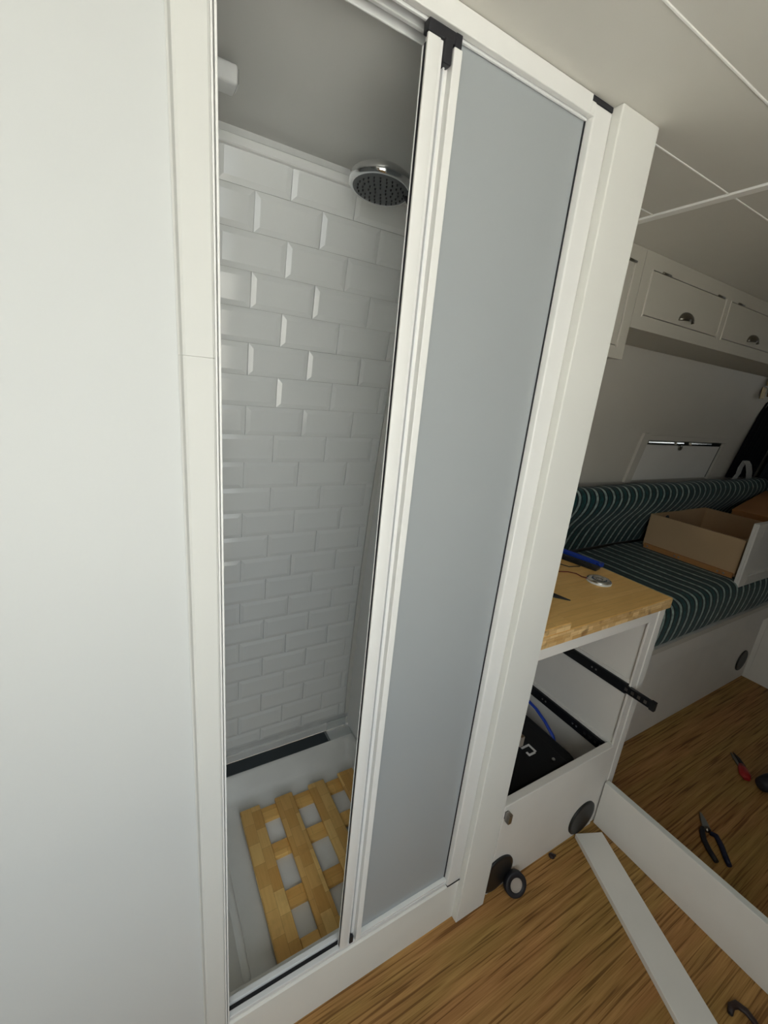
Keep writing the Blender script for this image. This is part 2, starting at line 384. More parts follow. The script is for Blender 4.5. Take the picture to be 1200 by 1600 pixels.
# top cornice and side batten round the tiles
struct('trim_4', MB().prism([(.4660, 1.8142), (.4640, 1.8165), (.4650, 1.8312), (.4670, 1.8325), (.4760, 1.8330), (.50, 1.8330), (.50, 1.8142)], 'x', -.25, .667), 'shwall')
struct('trim_7', MB().bevbox(-.25, .667, .4942, .4968, 1.8470, 1.8499, b=.0008), 'shwall')
sb = MB()
segs = 14; ring = []
for i in range(segs+1):
    p = tp_at(0, KT*i/segs); ring.append(p)
vs = []; fs = []
for p in ring:
    vs += [(.6525, p.y-.004, p.z), (.669, p.y-.004, p.z), (.669, p.y+.01, p.z), (.6525, p.y+.01, p.z)]
for i in range(segs):
    for j in range(4): fs.append((i*4+j, i*4+(j+1) % 4, i*4+4+(j+1) % 4, i*4+4+j))
fs += [(0, 1, 2, 3), tuple(4*segs+j for j in (3, 2, 1, 0))]
struct('trim_5', sb.add(vs, fs), 'paint')
struct('wall_shower_left', MB().box(-.25, -.22, .03, .88, 0, ZC), 'shwall')
# tray
def tray():
    mb = MB(); x0, x1, y0, y1, zf, zr = .168, .634, .062, .553, .036, .105
    def ringpts(a, b, c, d, z, r, n=5):
        out = []
        for cx, cy, s in ((b-r, d-r, 0), (a+r, d-r, 1), (a+r, c+r, 2), (b-r, c+r, 3)):
            for k in range(n):
                t = PI/2*(s+k/(n-1)); out.append((cx+r*math.cos(t), cy+r*math.sin(t), z))
        return out
    R = [ringpts(-.2, .667, .0465, .662, 0, .002), ringpts(-.2, .667, .0465, .662, zr, .002), ringpts(.105, .656, .0475, .607, zr, .03),
         ringpts(.109, .651, .0495, .599, zr-.006, .03), ringpts(.140, .645, .053, .578, zf+.022, .03), ringpts(.152, .640, .056, .566, zf+.006, .03), ringpts(x0, x1, y0, y1, zf, .03)]
    n = len(R[0]); vs = [p for r in R for p in r]; fs = []
    for i in range(len(R)-1):
        for k in range(n): fs.append((i*n+k, i*n+(k+1) % n, (i+1)*n+(k+1) % n, (i+1)*n+k))
    fs.append(tuple((len(R)-1)*n+k for k in range(n)))
    mb.add(vs, fs, True); return mb
ty = thing('shower_tray', 'white moulded shower tray under the wooden slatted board', 'shower tray', (.3, .3, 0))
part('basin', tray(), 'tray', ty)
part('ledge_strip', bx(-.2, .575, .6085, .657, .105, .1085, b=.001), 'slate', ty, label='dark slate strip along the back ledge of the tray')
fb = MB(); fb.bevbox(.565, .664, .608, .658, .1055, .1115, b=.001); fb.bevbox(.575, .655, .652, .656, .108, .150, b=.001)
part('sealing_film', fb, 'film', ty, label='clear film over the right end of the dark ledge strip')
part('ridge', MB().tube([(.150, .085, .046), (.151, .10, .047), (.151, .3, .047), (.151, .51, .047), (.151, .53, .046)], [.004, .012, .012, .012, .004], 12, flat=.6), 'tray', ty)

struct('trim_6', MB().bevbox(-.25, .6675, .6575, .6665, .1086, .1385, b=.002), 'tray')
# duckboard
db = thing('duckboard', 'slatted bamboo duckboard lying in the white shower tray', 'duckboard', (.41, .30, .036))
Z1 = .062
sx = [(.222, .284), (.333, .392), (.448, .506), (.558, .618)]
for a, b in sx: part('slat', bx(a, b, .058, .505, Z1-.012, Z1, b=.003, seg=3), 'duck', db)
for a, b in ((.452, .497), (.330, .374), (.192, .236), (.056, .112)): part('cross_slat', bx(.226, .614, a, b, Z1-.026, Z1-.0045 if a < .06 else Z1-.0125, b=.002), 'duckx', db) if a > .06 else [part('cross_slat', bx(u, v, a+.003, b, Z1-.012, Z1-.002, b=.002), 'duckx', db) for u, v in ((.2845, .3325), (.3925, .4475), (.5065, .5575))]

# shower head
hd = thing('overhead_shower', 'round chrome shower head with grey spray face under the shower ceiling', 'shower head', (.457, .325, 1.758))
T = Matrix.Translation((.457, .325, 1.771)) @ Matrix.Rotation(.10, 4, 'Y') @ Matrix.Rotation(-.05, 4, 'X')
part('head', MB().lathe([(.0575, -.004), (.0618, -.0035), (.0640, .001), (.0650, .007), (.0630, .014), (.054, .021), (.036, .027), (.014, .030), (.0005, .0305)], 40, T), 'chrome', hd)
sf = part('spray_face', MB().lathe([(.0005, -.0055), (.044, -.0055), (.0555, -.0045), (.058, -.002), (.0005, -.0018)], 40, T), 'spray', hd)
nb = MB()
for rr, nn in ((.012, 6), (.024, 12), (.036, 18), (.046, 24)):
    for k in range(nn):
        t = 2*PI*k/nn; nb.lathe([(.0013, -.0085), (.0018, -.005)], 6, T @ Matrix.Translation((rr*math.cos(t), rr*math.sin(t), 0)))
part('spray_nozzles', nb, 'rubber', sf)
part('lever', MB().tube([T @ Vector((.047, -.020, -.004)), T @ Vector((.054, -.024, -.013)), T @ Vector((.057, -.026, -.017))], [.0045, .005, .004], 10), 'rubber', hd)
part('arm', MB().tube([(.50, .325, 1.779), (.56, .325, 1.766), (.62, .325, 1.752), (.667, .325, 1.752)], [.010, .012, .012, .012], 16), 'chrome', hd)
part('wall_flange', MB().lathe([(.024, 0), (.024, .006), (.014, .010)], 24, Matrix.Translation((.6675, .325, 1.752)) @ Matrix.Rotation(-PI/2, 4, 'Y')), 'chrome', hd)

# little rail under the shower ceiling
cr = thing('ceiling_rail', 'short pale rounded rail under the shower ceiling at the left', 'rail', (.02, .29, 1.83))
part('bar', bx(-.20, .1735, .274, .312, 1.813, 1.840, b=.005, seg=3), 'alu', cr)
part('end_cap', bx(.1737, .1752, .278, .308, 1.817, 1.836, b=.0008), 'chrome', cr)
part('bracket', bx(.02, .045, .284, .300, 1.8421, 1.848, b=.001), 'chrome', cr)

# ------------------------------------------------------------------ sliding shower door
fr = thing('shower_door_frame', 'white aluminium frame around the shower door opening', 'door frame', (.39, .01, .1475))
hb = MB(); hb.bevbox(.0892, .6375, -.002, .008, 1.8240, 1.8492, b=.0012); hb.bevbox(.6374, .6470, -.002, .008, 1.8240, 1.8412, b=.0008)
part('header', hb, 'powder', fr)
tk = MB(); tk.bevbox(.0892, .645, .009, .013, 1.822, 1.8495, b=.001); tk.bevbox(.0892, .645, .030, .036, 1.826, 1.8495, b=.001); tk.bevbox(.0892, .645, .050, .053, 1.826, 1.8495, b=.001); tk.bevbox(.0892, .645, .013, .053, 1.845, 1.8495, b=.0005)
part('top_track', tk, 'alu', fr)
st = part('stile', bx(.6460, .6878, -.002, .030, .1485, 1.8415, b=.003, seg=3), 'powder', fr, label='broad white right stile')
part('corner_cap', bx(.6378, .6880, -.0016, .012, 1.8418, 1.8490, b=.0005), 'rubber', fr, label='black end cap on top of the right stile')
part('corner_cap', bx(.6460, .6884, -.0035, .02, .1478, .1488, b=.0003), 'rubber', fr, label='black end cap under the right stile')
jm = MB(); jm.bevbox(.0888, .0910, -.006, .03, .148, 1.8238, b=.0006); jm.bevbox(.0910, .0945, .004, .03, .148, 1.8238, b=.0006); jm.bevbox(.0930, .0958, -.003, .03, .148, 1.8238, b=.0008)
part('jamb', jm, 'powder', fr)
sl = MB(); sl.bevbox(.0958, .6455, .003, .0135, .1476, .1585, b=.001); sl.bevbox(.0958, .6455, .0235, .0345, .1476, .1600, b=.001)
part('sill_track', sl, 'alu', fr)
part('track_groove', bx(.0958, .6455, .0136, .0234, .1476, .1525, b=.0005), 'rubber', fr, label='dark groove of the bottom track')

fx = thing('door_panel', 'tall frosted grey panel of the shower door in a thin white edge', 'door panel', (.52, .013, .16))
part('pane', bx(.388, .6458, .0145, .0185, .1605, 1.8395, b=.0005), 'frost', fx, label='frosted grey pane')
sp_ = MB(); sp_.bevbox(.3755, .3885, -.001, .0190, .1600, 1.8065, b=.0012); sp_.bevbox(.3705, .3755, .010, .019, .1600, 1.796, b=.0008)
part('edge_stile', sp_, 'powder', fx)
part('pane_seal', bx(.6440, .6458, .0116, .0143, .1605, 1.8235, b=.0004), 'rubber', fx, label='black seal along the right of the pane')
part('bottom_rail', bx(.3885, .6458, .004, .0143, .1592, .1655, b=.001), 'powder', fx)

lf = thing('sliding_leaf', 'slid open door leaf with a broad white stile, behind the frosted panel', 'door leaf', (.49, .022, .16))
ls = MB(); ls.bevbox(.3368, .3560, .0012, .0051, .1600, 1.8080, b=.0012, seg=3); ls.bevbox(.3401, .3560, .0052, .0134, .1600, 1.8080, b=.0008); ls.bevbox(.3561, .3610, .0030, .0134, .1600, 1.8080, b=.0008)
part('stile', ls, 'powder', lf)
gv = MB(); gv.bevbox(.361, .3635, .010, .0195, .160, 1.79, b=.0006); gv.bevbox(.3635, .3665, .0125, .0195, .160, 1.79, b=.0006); gv.bevbox(.3666, .3690, .007, .0195, .160, 1.79, b=.0006)
part('ribbed_channel', gv, 'alu', lf)
part('edge_strip', bx(.3368, .3400, .0110, .0134, .1600, 1.7985, b=.0005), 'powder', lf)
part('magnet_seal', bx(.3374, .3400, .0052, .0109, .1600, 1.800, b=.0004), 'rubber', lf, label='black seal on the closing edge')
gd = MB(); gd.bevbox(.3366, .3870, .0008, .0136, 1.8085, 1.8215, b=.0015); gd.bevbox(.3612, .3740, -.0005, .0195, 1.786, 1.812, b=.002)
gd.bevbox(.377, .387, .000, .0135, 1.807, 1.8215, b=.001)
part('top_guide', gd, 'rubber', lf, label='black plastic top guide')
part('bottom_guide', bx(.3612, .3700, .0005, .0095, .1595, .181, b=.001), 'rubber', lf, label='black plastic bottom guide')
part('pane', bx(.3640, .640, .0197, .0230, .166, 1.8235, b=.0005), 'frost', lf, label='frosted grey pane')

# ------------------------------------------------------------------ drawer cabinet with bamboo worktop
cb = thing('drawer_cabinet', 'white drawer cabinet with its drawers taken out, right of the post', 'cabinet', (1.08, .2, 0))
part('side_panel', bx(.792, .812, .0, .46, 0, .8315, b=.001), 'melamine', cb)
part('side_panel', bx(1.338, 1.370, -.004, .46, 0, .8315, b=.0015), 'melamine', cb)
part('side_lining', bx(1.312, 1.3375, .006, .46, .002, .8315, b=.001), 'melamine', cb)
part('face_strip', bx(1.304, 1.3375, -.001, .0055, .002, .8315, b=.001), 'melamine', cb)
part('back_panel', bx(.8125, 1.3118, .44, .459, 0, .8315, b=.001), 'melamine', cb)
part('top_rail', bx(.8125, 1.3035, -.002, .018, .798, .8315, b=.0015), 'melamine', cb)
part('bottom_panel', bx(.8125, 1.3118, .02, .4395, .002, .02, b=.001), 'melamine', cb)
part('plinth_panel', bx(.8125, 1.3035, -.0045, .0185, 0, .338, b=.002), 'melamine', cb)
for zz in (.572, .326): part('runner_batten', bx(1.3065, 1.3118, .007, .43, zz, zz+.012, b=.001), 'melamine', cb)
def slide(side, z0, y_end, ext):
    s = 1 if side else -1
    X = 1.3118 if side else .8125
    def sb(a, b, y0, y1, za, zb, bv=.0008):
        xa, xb = (X-b, X-a) if side else (X+a, X+b)
        return MB().bevbox(xa, xb, y0, y1, za, zb, b=bv)
    o = part('drawer_slide', sb(0, .0125, y_end, .43, z0, z0+.036), 'blackmetal', cb, label='black drawer slide')
    part('inner_rail', sb(.003, .014, y_end-ext, y_end+.1, z0+.006, z0+.031), 'blackmetal', o)
    part('end_stop', sb(.002, .0145, y_end-ext-.012, y_end-ext+.003, z0+.003, z0+.033), 'blackpl' if side else 'steel', o)
    for yy in (y_end+.105, y_end+.12, y_end+.24, y_end+.255):
        xx = X-.0126 if side else X+.0126
        part('screw', MB().lathe([(.0038, -.0006), (.0032, .0008)], 10, Matrix.Translation((xx, yy, z0+.018)) @ Matrix.Rotation(-PI/2 if side else PI/2, 4, 'Y')), 'steel', o)
    for q in range(4):
        yy = y_end-ext+.012+q*.02
        part('slot', MB().bevbox(X-.0144 if side else X+.0138, X-.0138 if side else X+.0144, yy, yy+.009, z0+.013, z0+.024, b=.0002), 'steel', o)
slide(True, .536, .008, .078); slide(True, .289, .022, .006)
slide(False, .536, .008, .0); slide(False, .289, .012, .022)
def disc(x, z, y, par, r=.066):
    o = part('round_vent', MB().lathe([(r, 0), (r, .004), (r-.003, .006), (r*.8, .0062), (.0005, .0055)], 36, Matrix.Translation((x, y, z)) @ Matrix.Rotation(PI/2, 4, 'X')), 'blackpl', par, label='round black cap on the white panel')
disc(1.228, .073, -.0046, cb, .064); disc(.836, .074, -.0046, cb, .064)

wt = thing('worktop', 'bamboo worktop slab on the white drawer cabinet', 'worktop', (1.1, .2, .832))
part('slab', MB().bevbox(.792, 1.388, -.006, .47, .832, .866, b=.003, seg=2), 'worktop', wt)
for za, zb in ((.8335, .8490), (.8496, .8650)): part('edge_lamination', bx(.794, 1.386, -.0072, -.0062, za, zb, b=.0003), 'edge', wt)
oc = thing('bamboo_offcut', 'small bamboo offcut block at the left front corner of the worktop', 'offcut', (.85, .012, .866))
part('block', bx(.794, .905, -.0050, .042, .8662, .8850, b=.0015), 'worktop', oc)
part('edge_lamination', bx(.7955, .9035, -.0062, -.0052, .8670, .8840, b=.0003), 'edge', oc)

zt = .866
pk = thing('puck_light', 'small round chrome recessed spotlight lying loose on the worktop', 'spotlight', (1.252, .152, zt))
Tp = Matrix.Translation((1.252, .152, zt+.0005))
part('lens_ring', MB().lathe([(.030, 0), (.0375, .001), (.0375, .006), (.030, .0065)], 32, Tp), 'lens', pk)
part('housing', MB().lathe([(.0365, .0066), (.0365, .0095), (.030, .0125), (.020, .0128), (.019, .0095), (.008, .0095), (.007, .013), (.0005, .0135)], 32, Tp), 'chrome', pk)
part('wire', MB().tube([(1.225, .175, zt+.008), (1.226, .195, zt+.004), (1.232, .22, zt+.003), (1.215, .24, zt+.003), (1.186, .251, zt+.003), (1.14, .29, zt+.003), (1.06, .32, zt+.003)], .0017, 6), 'copper', pk, label='red wire')
part('wire', MB().tube([(1.318, .262, zt+.004), (1.300, .258, zt+.003), (1.290, .262, zt+.003), (1.259, .268, zt+.003), (1.25, .29, zt+.003), (1.22, .34, zt+.003)], .0015, 6), 'blackpl', pk, label='black wire')
def bar(name, mat, label, cat, p0, p1, w, h, extra=None):
    p0 = Vector(p0); p1 = Vector(p1); d = p1-p0; L = d.length
    t = thing(name, label, cat, tuple((p0+p1)/2), (0, 0, math.atan2(d.y, d.x)))
    part('body', MB().bevbox(-L/2, L/2, -w/2, w/2, 0, h, b=.003, seg=2), mat, t, local=True)
    return t, L
t, L = bar('marking_gauge', 'blackpl', 'flat matt black bar lying on the worktop beside the blue tool', 'tool', (1.340, .214, zt+.0005), (1.29, .45, zt+.0005), .036, .012)
part('slot_rib', MB().bevbox(-L/2+.02, L/2-.03, -.006, .006, .012, .0145, b=.001), 'blackpl', t, local=True)
t, L = bar('plastic_clamp', 'blue', 'long blue plastic tool at the back edge of the worktop', 'tool', (1.378, .236, zt+.0005), (1.345, .46, zt+.0005), .012, .018)
for sgn in (0, 1): part('jaw', MB().bevbox(-L/2+.003-.004*sgn, L/2-.01, .0065+sgn*.0001-.0, .018, .0045, .0145, b=.002) if sgn == 0 else MB().bevbox(-L/2-.012, -L/2-.0005, -.009, .018, .0025, .017, b=.002), 'blue', t, local=True)
wd = MB().prism([(1.040, .098), (1.010, .125), (.93, .19), (.96, .235), (1.045, .172), (1.058, .160)], 'z', zt+.0008, zt+.011)
wv = thing('putty_knife', 'black pointed blade sticking out from behind the post on the worktop', 'scraper', (1.0, .15, zt))
part('blade', MB().prism([(1.041, .097), (.99, .150), (1.02, .185)], 'z', zt+.0008, zt+.004), 'blackpl', wv)
part('handle', MB().prism([(.99, .152), (.93, .22), (.955, .245), (1.018, .186)], 'z', zt+.0008, zt+.016), 'blackpl', wv)

# tool bag in the bottom of the cabinet
bgt = thing('tool_bag', 'black nylon tool bag stowed in the bottom of the open cabinet', 'bag', (1.03, .2, .02))
bm = bmesh.new(); bmesh.ops.create_grid(bm, x_segments=1, y_segments=1, size=.1); bm.free()
body = MB().bevbox(.825, 1.238, .035, .345, .0205, .275, b=.05, seg=4)
part('body', body, 'bag', bgt)
part('side_pocket', MB().bevbox(.84, 1.11, .028, .10, .03, .235, b=.028, seg=3), 'bag', bgt)
part('strap', MB().tube([(1.225, .36, .308), (1.240, .30, .308), (1.241, .255, .300), (1.240, .21, .282), (1.238, .165, .256), (1.236, .13, .21)], .0072, 10, flat=.45), 'blue', bgt, label='blue carrying strap')
part('flap', MB().bevbox(.83, 1.16, .05, .24, .2755, .288, b=.007, seg=3), 'bag', bgt)
lg = MB(); zl = .2885
for (a, b, c, d) in ((1.055, 1.094, .149, .156), (1.086, 1.094, .122, .1489), (1.055, 1.063, .118, .134), (1.0631, 1.0859, .118, .125)): lg.bevbox(a, b, c, d, zl, zl+.0012, b=.0003)
part('printed_mark', lg, 'white', bgt, label='white angular printed mark')
part('buckle', MB().lathe([(.006, 0), (.005, .003), (.0005, .0035)], 12, Matrix.Translation((1.12, .075, .2890))), 'steel', bgt)

# ------------------------------------------------------------------ floor things near the cabinet
tpz = thing('tape_roll', 'roll of black tape with a pale core leaning by the foot of the post', 'tape', (.878, -.027, 0))
Tt = Matrix.Translation((.893, -.034, .0335)) @ Matrix.Rotation(math.radians(-15), 4, 'Z') @ Matrix.Rotation(math.radians(62), 4, 'X')
part('tape', MB().lathe([(.0195, -.009), (.033, -.009), (.034, -.008), (.034, .008), (.033, .009), (.0195, .009), (.0195, -.009)], 36, Tt), 'rubber', tpz)
part('core', MB().lathe([(.0165, -.0088), (.0193, -.0088), (.0193, .0088), (.0165, .0088), (.0165, -.0088)], 30, Tt), 'card', tpz)
part('core_film', MB().lathe([(.0164, -.002), (.0164, .002)], 30, Tt), 'card', tpz)
cap = thing('screw_cap', 'tiny dark brown screw cap on the floor before the cabinet', 'screw cap', (1.085, -.018, 0))
part('cap', MB().lathe([(.009, 0), (.010, .002), (.008, .006), (.0005, .008)], 16, Matrix.Translation((1.085, -.018, .0003))), 'brown', cap)
part('stem', MB().cyl((1.085, -.018, .006), (1.094, -.026, .009), .0035, 10), 'brown', cap)
# loose plank on the floor
p0 = Vector((1.254, -.030)); dv = Vector((-.173, -.413)).normalized(); Lp = .98
pkc = p0+dv*Lp/2
pn = thing('loose_plank', 'long white painted board lying loose and diagonal on the floor', 'board', (pkc.x, pkc.y, 0), (0, 0, math.atan2(dv.y, dv.x)))
part('board', MB().bevbox(-Lp/2, Lp/2, -.0485, .0485, .0004, .0175, b=.0012), 'melamine', pn, local=True)
part('cut_edge', MB().bevbox(-Lp/2-.0006, -Lp/2-.0001, -.046, .046, .002, .016, b=.0002), 'paint', pn, local=True)
pb = thing('upright_board', 'low white board standing on edge on the floor against the cabinet corner', 'board', (1.329, -.6, 0))
part('board', bx(1.3185, 1.340, -1.20, -.0055, 0, .180, b=.0015), 'melamine', pb)
part('edge_band', bx(1.3195, 1.3390, -1.199, -.0065, .1801, .1806, b=.0002), 'paint', pb)

# pliers
pr = thing('pliers', 'long nose pliers with black and navy grips lying on the floor', 'pliers', (1.66, -.22, 0))
def flatbar(pts, ws, z0, z1):
    vs = []; n = len(pts); pts = [Vector(p) for p in pts]
    for z in (z0, z1):
        for sgn in (-1, 1):
            for i, p in enumerate(pts):
                d = (pts[min(i+1, n-1)]-pts[max(i-1, 0)]).normalized(); q = Vector((-d.y, d.x)); a = p+q*ws[i]*sgn; vs.append((a.x, a.y, z))
    f = []
    for i in range(n-1):
        f += [(i, i+1, n+i+1, n+i), (2*n+i, 3*n+i, 3*n+i+1, 2*n+i+1), (i, 2*n+i, 2*n+i+1, i+1), (n+i, n+i+1, 3*n+i+1, 3*n+i)]
    f += [(0, n, 3*n, 2*n), (n-1, 3*n-1, 4*n-1, 2*n-1)]
    return MB().add(vs, f)
part('jaw', flatbar([(1.721, -.1645), (1.700, -.180), (1.672, -.203)], [.0015, .005, .008], .001, .010), 'darkchrome', pr)
part('jaw', flatbar([(1.722, -.168), (1.704, -.187), (1.676, -.212)], [.0015, .005, .008], .001, .009), 'darkchrome', pr)
part('pivot', MB().lathe([(.009, .0005), (.009, .012), (.0005, .0135)], 20, Matrix.Translation((1.672, -.209, 0))), 'darkchrome', pr)
part('grip', MB().tube([(1.662, -.200, .008), (1.642, -.207, .009), (1.615, -.225, .009), (1.592, -.250, .009), (1.571, -.281, .009)], [.007, .0085, .0085, .0085, .0075], 12), 'rubber', pr, label='black grip')
part('grip', MB().tube([(1.666, -.222, .008), (1.672, -.238, .009), (1.650, -.262, .009), (1.622, -.285, .009), (1.597, -.307, .009)], [.007, .0085, .0085, .0085, .0075], 12), 'navy', pr, label='navy blue grip')
# snips
sn = thing('cutting_snips', 'small snips with a red handle lying on the floor beyond the pliers', 'snips', (2.12, -.13, 0))
part('blade', flatbar([(2.186, -.080), (2.165, -.103), (2.138, -.138)], [.001, .008, .012], .001, .006), 'darkchrome', sn)
part('blade', flatbar([(2.190, -.086), (2.174, -.112), (2.145, -.140)], [.001, .006, .009], .0062, .010), 'brown', sn)
part('handle', MB().tube([(2.140, -.135, .012), (2.118, -.148, .013), (2.090, -.166, .013), (2.070, -.180, .012)], [.010, .017, .021, .012], 14, flat=.6), 'red', sn, label='red handle')
# torch-like black grip
gp = thing('power_tool', 'black rounded power tool body lying on the floor at the right edge', 'power tool', (2.15, -.24, 0))
part('body', MB().tube([(2.060, -.222, .032), (2.068, -.225, .032), (2.10, -.235, .034), (2.16, -.255, .036), (2.26, -.29, .036)], [.014, .026, .032, .035, .035], 20), 'rubber', gp)
part('end_ring', MB().tube([(2.262, -.2907, .036), (2.275, -.295, .036)], [.030, .028], 20), 'blackpl', gp)
# curved dark handle bottom right
ch = thing('curved_handle', 'dark brown curved leather strap lying on the floor at the lower right', 'strap', (1.21, -.50, 0))
part('strap', MB().tube([(1.181, -.475, .006), (1.196, -.470, .009), (1.212, -.475, .010), (1.219, -.492, .010), (1.216, -.512, .009), (1.205, -.54, .008), (1.19, -.58, .007)], [.006, .008, .009, .008, .007, .006, .005], 12, flat=.7), 'brown', ch)
part('tip', MB().tube([(1.178, -.476, .005), (1.1808, -.4752, .006)], [.004, .006], 10), 'blackpl', ch)

# ------------------------------------------------------------------ bench with striped cushions
bn = thing('bench', 'white panelled bench base under the striped seat cushion', 'bench', (2.1, .3, 0))
part('front_panel', bx(1.372, 3.70, .166, .184, 0, .380, b=.002), 'melamine', bn)
part('front_apron', bx(1.372, 3.70, .152, .178, .3805, .470, b=.002), 'melamine', bn)
part('seat_board', bx(1.372, 3.70, .146, .80, .4705, .492, b=.002), 'melamine', bn)
part('edge_trim', bx(1.372, 3.70, .1435, .1458, .469, .4935, b=.0008), 'wallgrey', bn)
disc(2.845, .132, .1658, bn, .062)
def sweep(poly, x0, x1, seg=6, nx=40, puff=.0):
    # rounded cushion: polygon (y,z) with rounded corners extruded along x with soft ends
    pts = []; n = len(poly); P = [Vector(p) for p in poly]
    for i in range(n):
        a, b, c = (P[i-1]+P[i])/2, P[i], (P[i]+P[(i+1) % n])/2
        for k in range(seg):
            t = k/seg; pts.append((1-t)**2*a+2*t*(1-t)*b+t*t*c)
    cen = sum(pts, Vector((0, 0)))/len(pts); vs = []; fs = []; m_ = len(pts)
    xs = [x0, x0+.004, x0+.015]+[x0+.03+(x1-x0-.06)*i/nx for i in range(nx+1)]+[x1-.015, x1-.004, x1]
    sc = [.86, .95, .99]+[1]*(nx+1)+[.99, .95, .86]
    rnd = random.Random(3)
    for x, s_ in zip(xs, sc):
        w = .0025*math.sin(x*9)+.0015*math.sin(x*23)
        for p in pts:
            q = cen+(p-cen)*(s_*(1+puff*math.sin(x*5)*.2)); vs.append((x, q.x+w*.6, q.y+w*(1 if q.y > cen.y else 0)))
    for i in range(len(xs)-1):
        for k in range(m_): fs.append((i*m_+k, i*m_+(k+1) % m_, (i+1)*m_+(k+1) % m_, (i+1)*m_+k))
    fs += [tuple(range(m_)), tuple((len(xs)-1)*m_+k for k in reversed(range(m_)))]
    mb = MB(); mb.add(vs, fs, True); return mb
sc_ = thing('seat_cushion', 'long bench seat cushion in dark green velvet with grey stripes', 'cushion', (2.1, .4, .4925))
part('cover', sweep([(.180, .4935), (.150, .4935), (.137, .56), (.132, .645), (.155, .695), (.26, .6905), (.66, .6905), (.676, .6905), (.676, .66), (.676, .4935), (.64, .4935)], 1.375, 3.70), 'fabric', sc_)
bc_ = thing('back_cushion', 'striped dark green back cushion leaning along the wall above the bench', 'cushion', (2.3, .7, .69))
part('cover', sweep([(.715, .6915), (.688, .6915), (.684, .71), (.640, .84), (.572, .93), (.555, 1.00), (.585, 1.045), (.640, 1.042), (.662, 1.036), (.668, 1.02), (.795, .71), (.797, .6915), (.77, .6915)], 1.42, 3.70), 'fabric', bc_)

# drawer resting on the seat
dr = thing('drawer_box', 'birch drawer box with a white panelled front, set on the striped seat', 'drawer', (2.7, .4, .69))
zb = .700
part('side', bx(2.390, 2.403, .1805, .612, zb, .879, b=.001), 'ply', dr)
part('side', bx(2.975, 2.988, .1805, .612, zb, .879, b=.001), 'ply', dr)
part('back', bx(2.4035, 2.9745, .599, .612, zb, .879, b=.001), 'ply', dr)
part('inner_front', bx(2.4035, 2.9745, .181, .194, zb, .879, b=.001), 'ply', dr)
part('bottom', bx(2.4035, 2.9745, .1945, .5985, zb+.008, zb+.016, b=.0005), 'ply2', dr)
fp = part('front', bx(2.355, 3.050, .152, .165, .645, .972, b=.002), 'melamine', dr, label='white panelled drawer front')
for a in ((2.355, 2.425, .645, .972), (2.98, 3.05, .645, .972), (2.4252, 2.9798, .645, .715), (2.4252, 2.9798, .902, .972)): part('moulding', bx(a[0], a[1], .143, .1518, a[2], a[3]), 'melamine', fp)
part('finger_hole', MB().lathe([(.022, 0), (.022, .0012), (.0005, .0012)], 24, Matrix.Translation((2.54, .5988, .842)) @ Matrix.Rotation(PI/2, 4, 'X')), 'rubber', dr, label='dark finger hole')
for X in (2.3895, 2.988):
    o = part('drawer_slide', bx(X-.012 if X < 2.7 else X+.0005, X-.0005 if X < 2.7 else X+.012, .185, .60, .6915, .7165, b=.001), 'ply2', dr, label='brown runner')
    for yy in (.22, .245, .42, .44, .58): part('screw', MB().lathe([(.005, 0), (.004, .0012)], 10, Matrix.Translation((X-.0121 if X < 2.7 else X+.0121, yy, .704)) @ Matrix.Rotation(-PI/2 if X < 2.7 else PI/2, 4, 'Y')), 'steel', o)
# second box behind
d2 = thing('wooden_crate', 'orange brown wooden box standing behind the drawer at the right', 'box', (3.38, .37, .725), (0, math.radians(-7), math.radians(6)))
for a in ((-.30, .30, -.16, -.147, .012, .20), (-.30, .30, .147, .16, .012, .20), (-.30, -.287, -.1465, .1465, .012, .20), (.287, .30, -.1465, .1465, .012, .20)):
    part('side', MB().bevbox(*a, b=.001), 'ply2', d2, local=True)
part('lid', MB().bevbox(-.302, .302, -.162, .162, .2005, .212, b=.001), 'ply2', d2, local=True)

# tall white unit at the right
un = thing('pedestal_unit', 'plain white pedestal unit at the right end of the bench', 'unit', (3.1, -.2, 0))
part('side_panel', MB().bevbox(2.948, 2.966, -.55, .1425, 0, .465, b=.0015).bevbox(2.948, 2.966, .1426, .1655, 0, .379, b=.0008), 'melamine', un)
part('top', bx(2.9662, 3.5, -.55, .142, .447, .465, b=.0015), 'melamine', un)
part('front', bx(2.9662, 3.5, -.55, -.532, 0, .4465, b=.0015), 'melamine', un)

# ------------------------------------------------------------------ overhead lockers
def door(par, x0, x1, z0, z1, yf, handle=True, hinges=()):
    d = part('door', bx(x0+.0025, x1-.0025, yf-.001, yf+.016, z0+.0025, z1-.0025, b=.001), 'dimlining', par)
    for (a, b, c, e) in ((x0-.004, x0+.001, z0-.004, z1+.001), (x1-.001, x1+.004, z0-.004, z1+.001)): part('bead', bx(a, b, yf-.003, yf+.003, c, e, b=.001), 'wallgrey', d)
    if handle:
        cx = (x0+x1)/2+.008; cz = z0+.012; vs = []; fs = []; n = 12; mm = 6
        for j in range(mm+1):
            ph = PI/2*j/mm
            for i in range(n+1):
                t = PI*i/n; vs.append((cx+.043*math.cos(t)*math.cos(ph*.92), yf-.0012-.020*math.sin(ph), cz+.030*math.sin(t)*math.cos(ph*.92)+.004))
        for j in range(mm):
            for i in range(n): fs.append((j*(n+1)+i, j*(n+1)+i+1, (j+1)*(n+1)+i+1, (j+1)*(n+1)+i))
        h = part('cup_handle', MB().add(vs, fs, True), 'darkchrome', d)
        sm_ = h.modifiers.new('thick', 'SOLIDIFY'); sm_.thickness = .0015
    for hx in hinges:
        part('hinge', MB().tube([(hx-.022, yf-.003, z1+.0005), (hx+.022, yf-.003, z1+.0005)], .0032, 8), 'darkchrome', d)
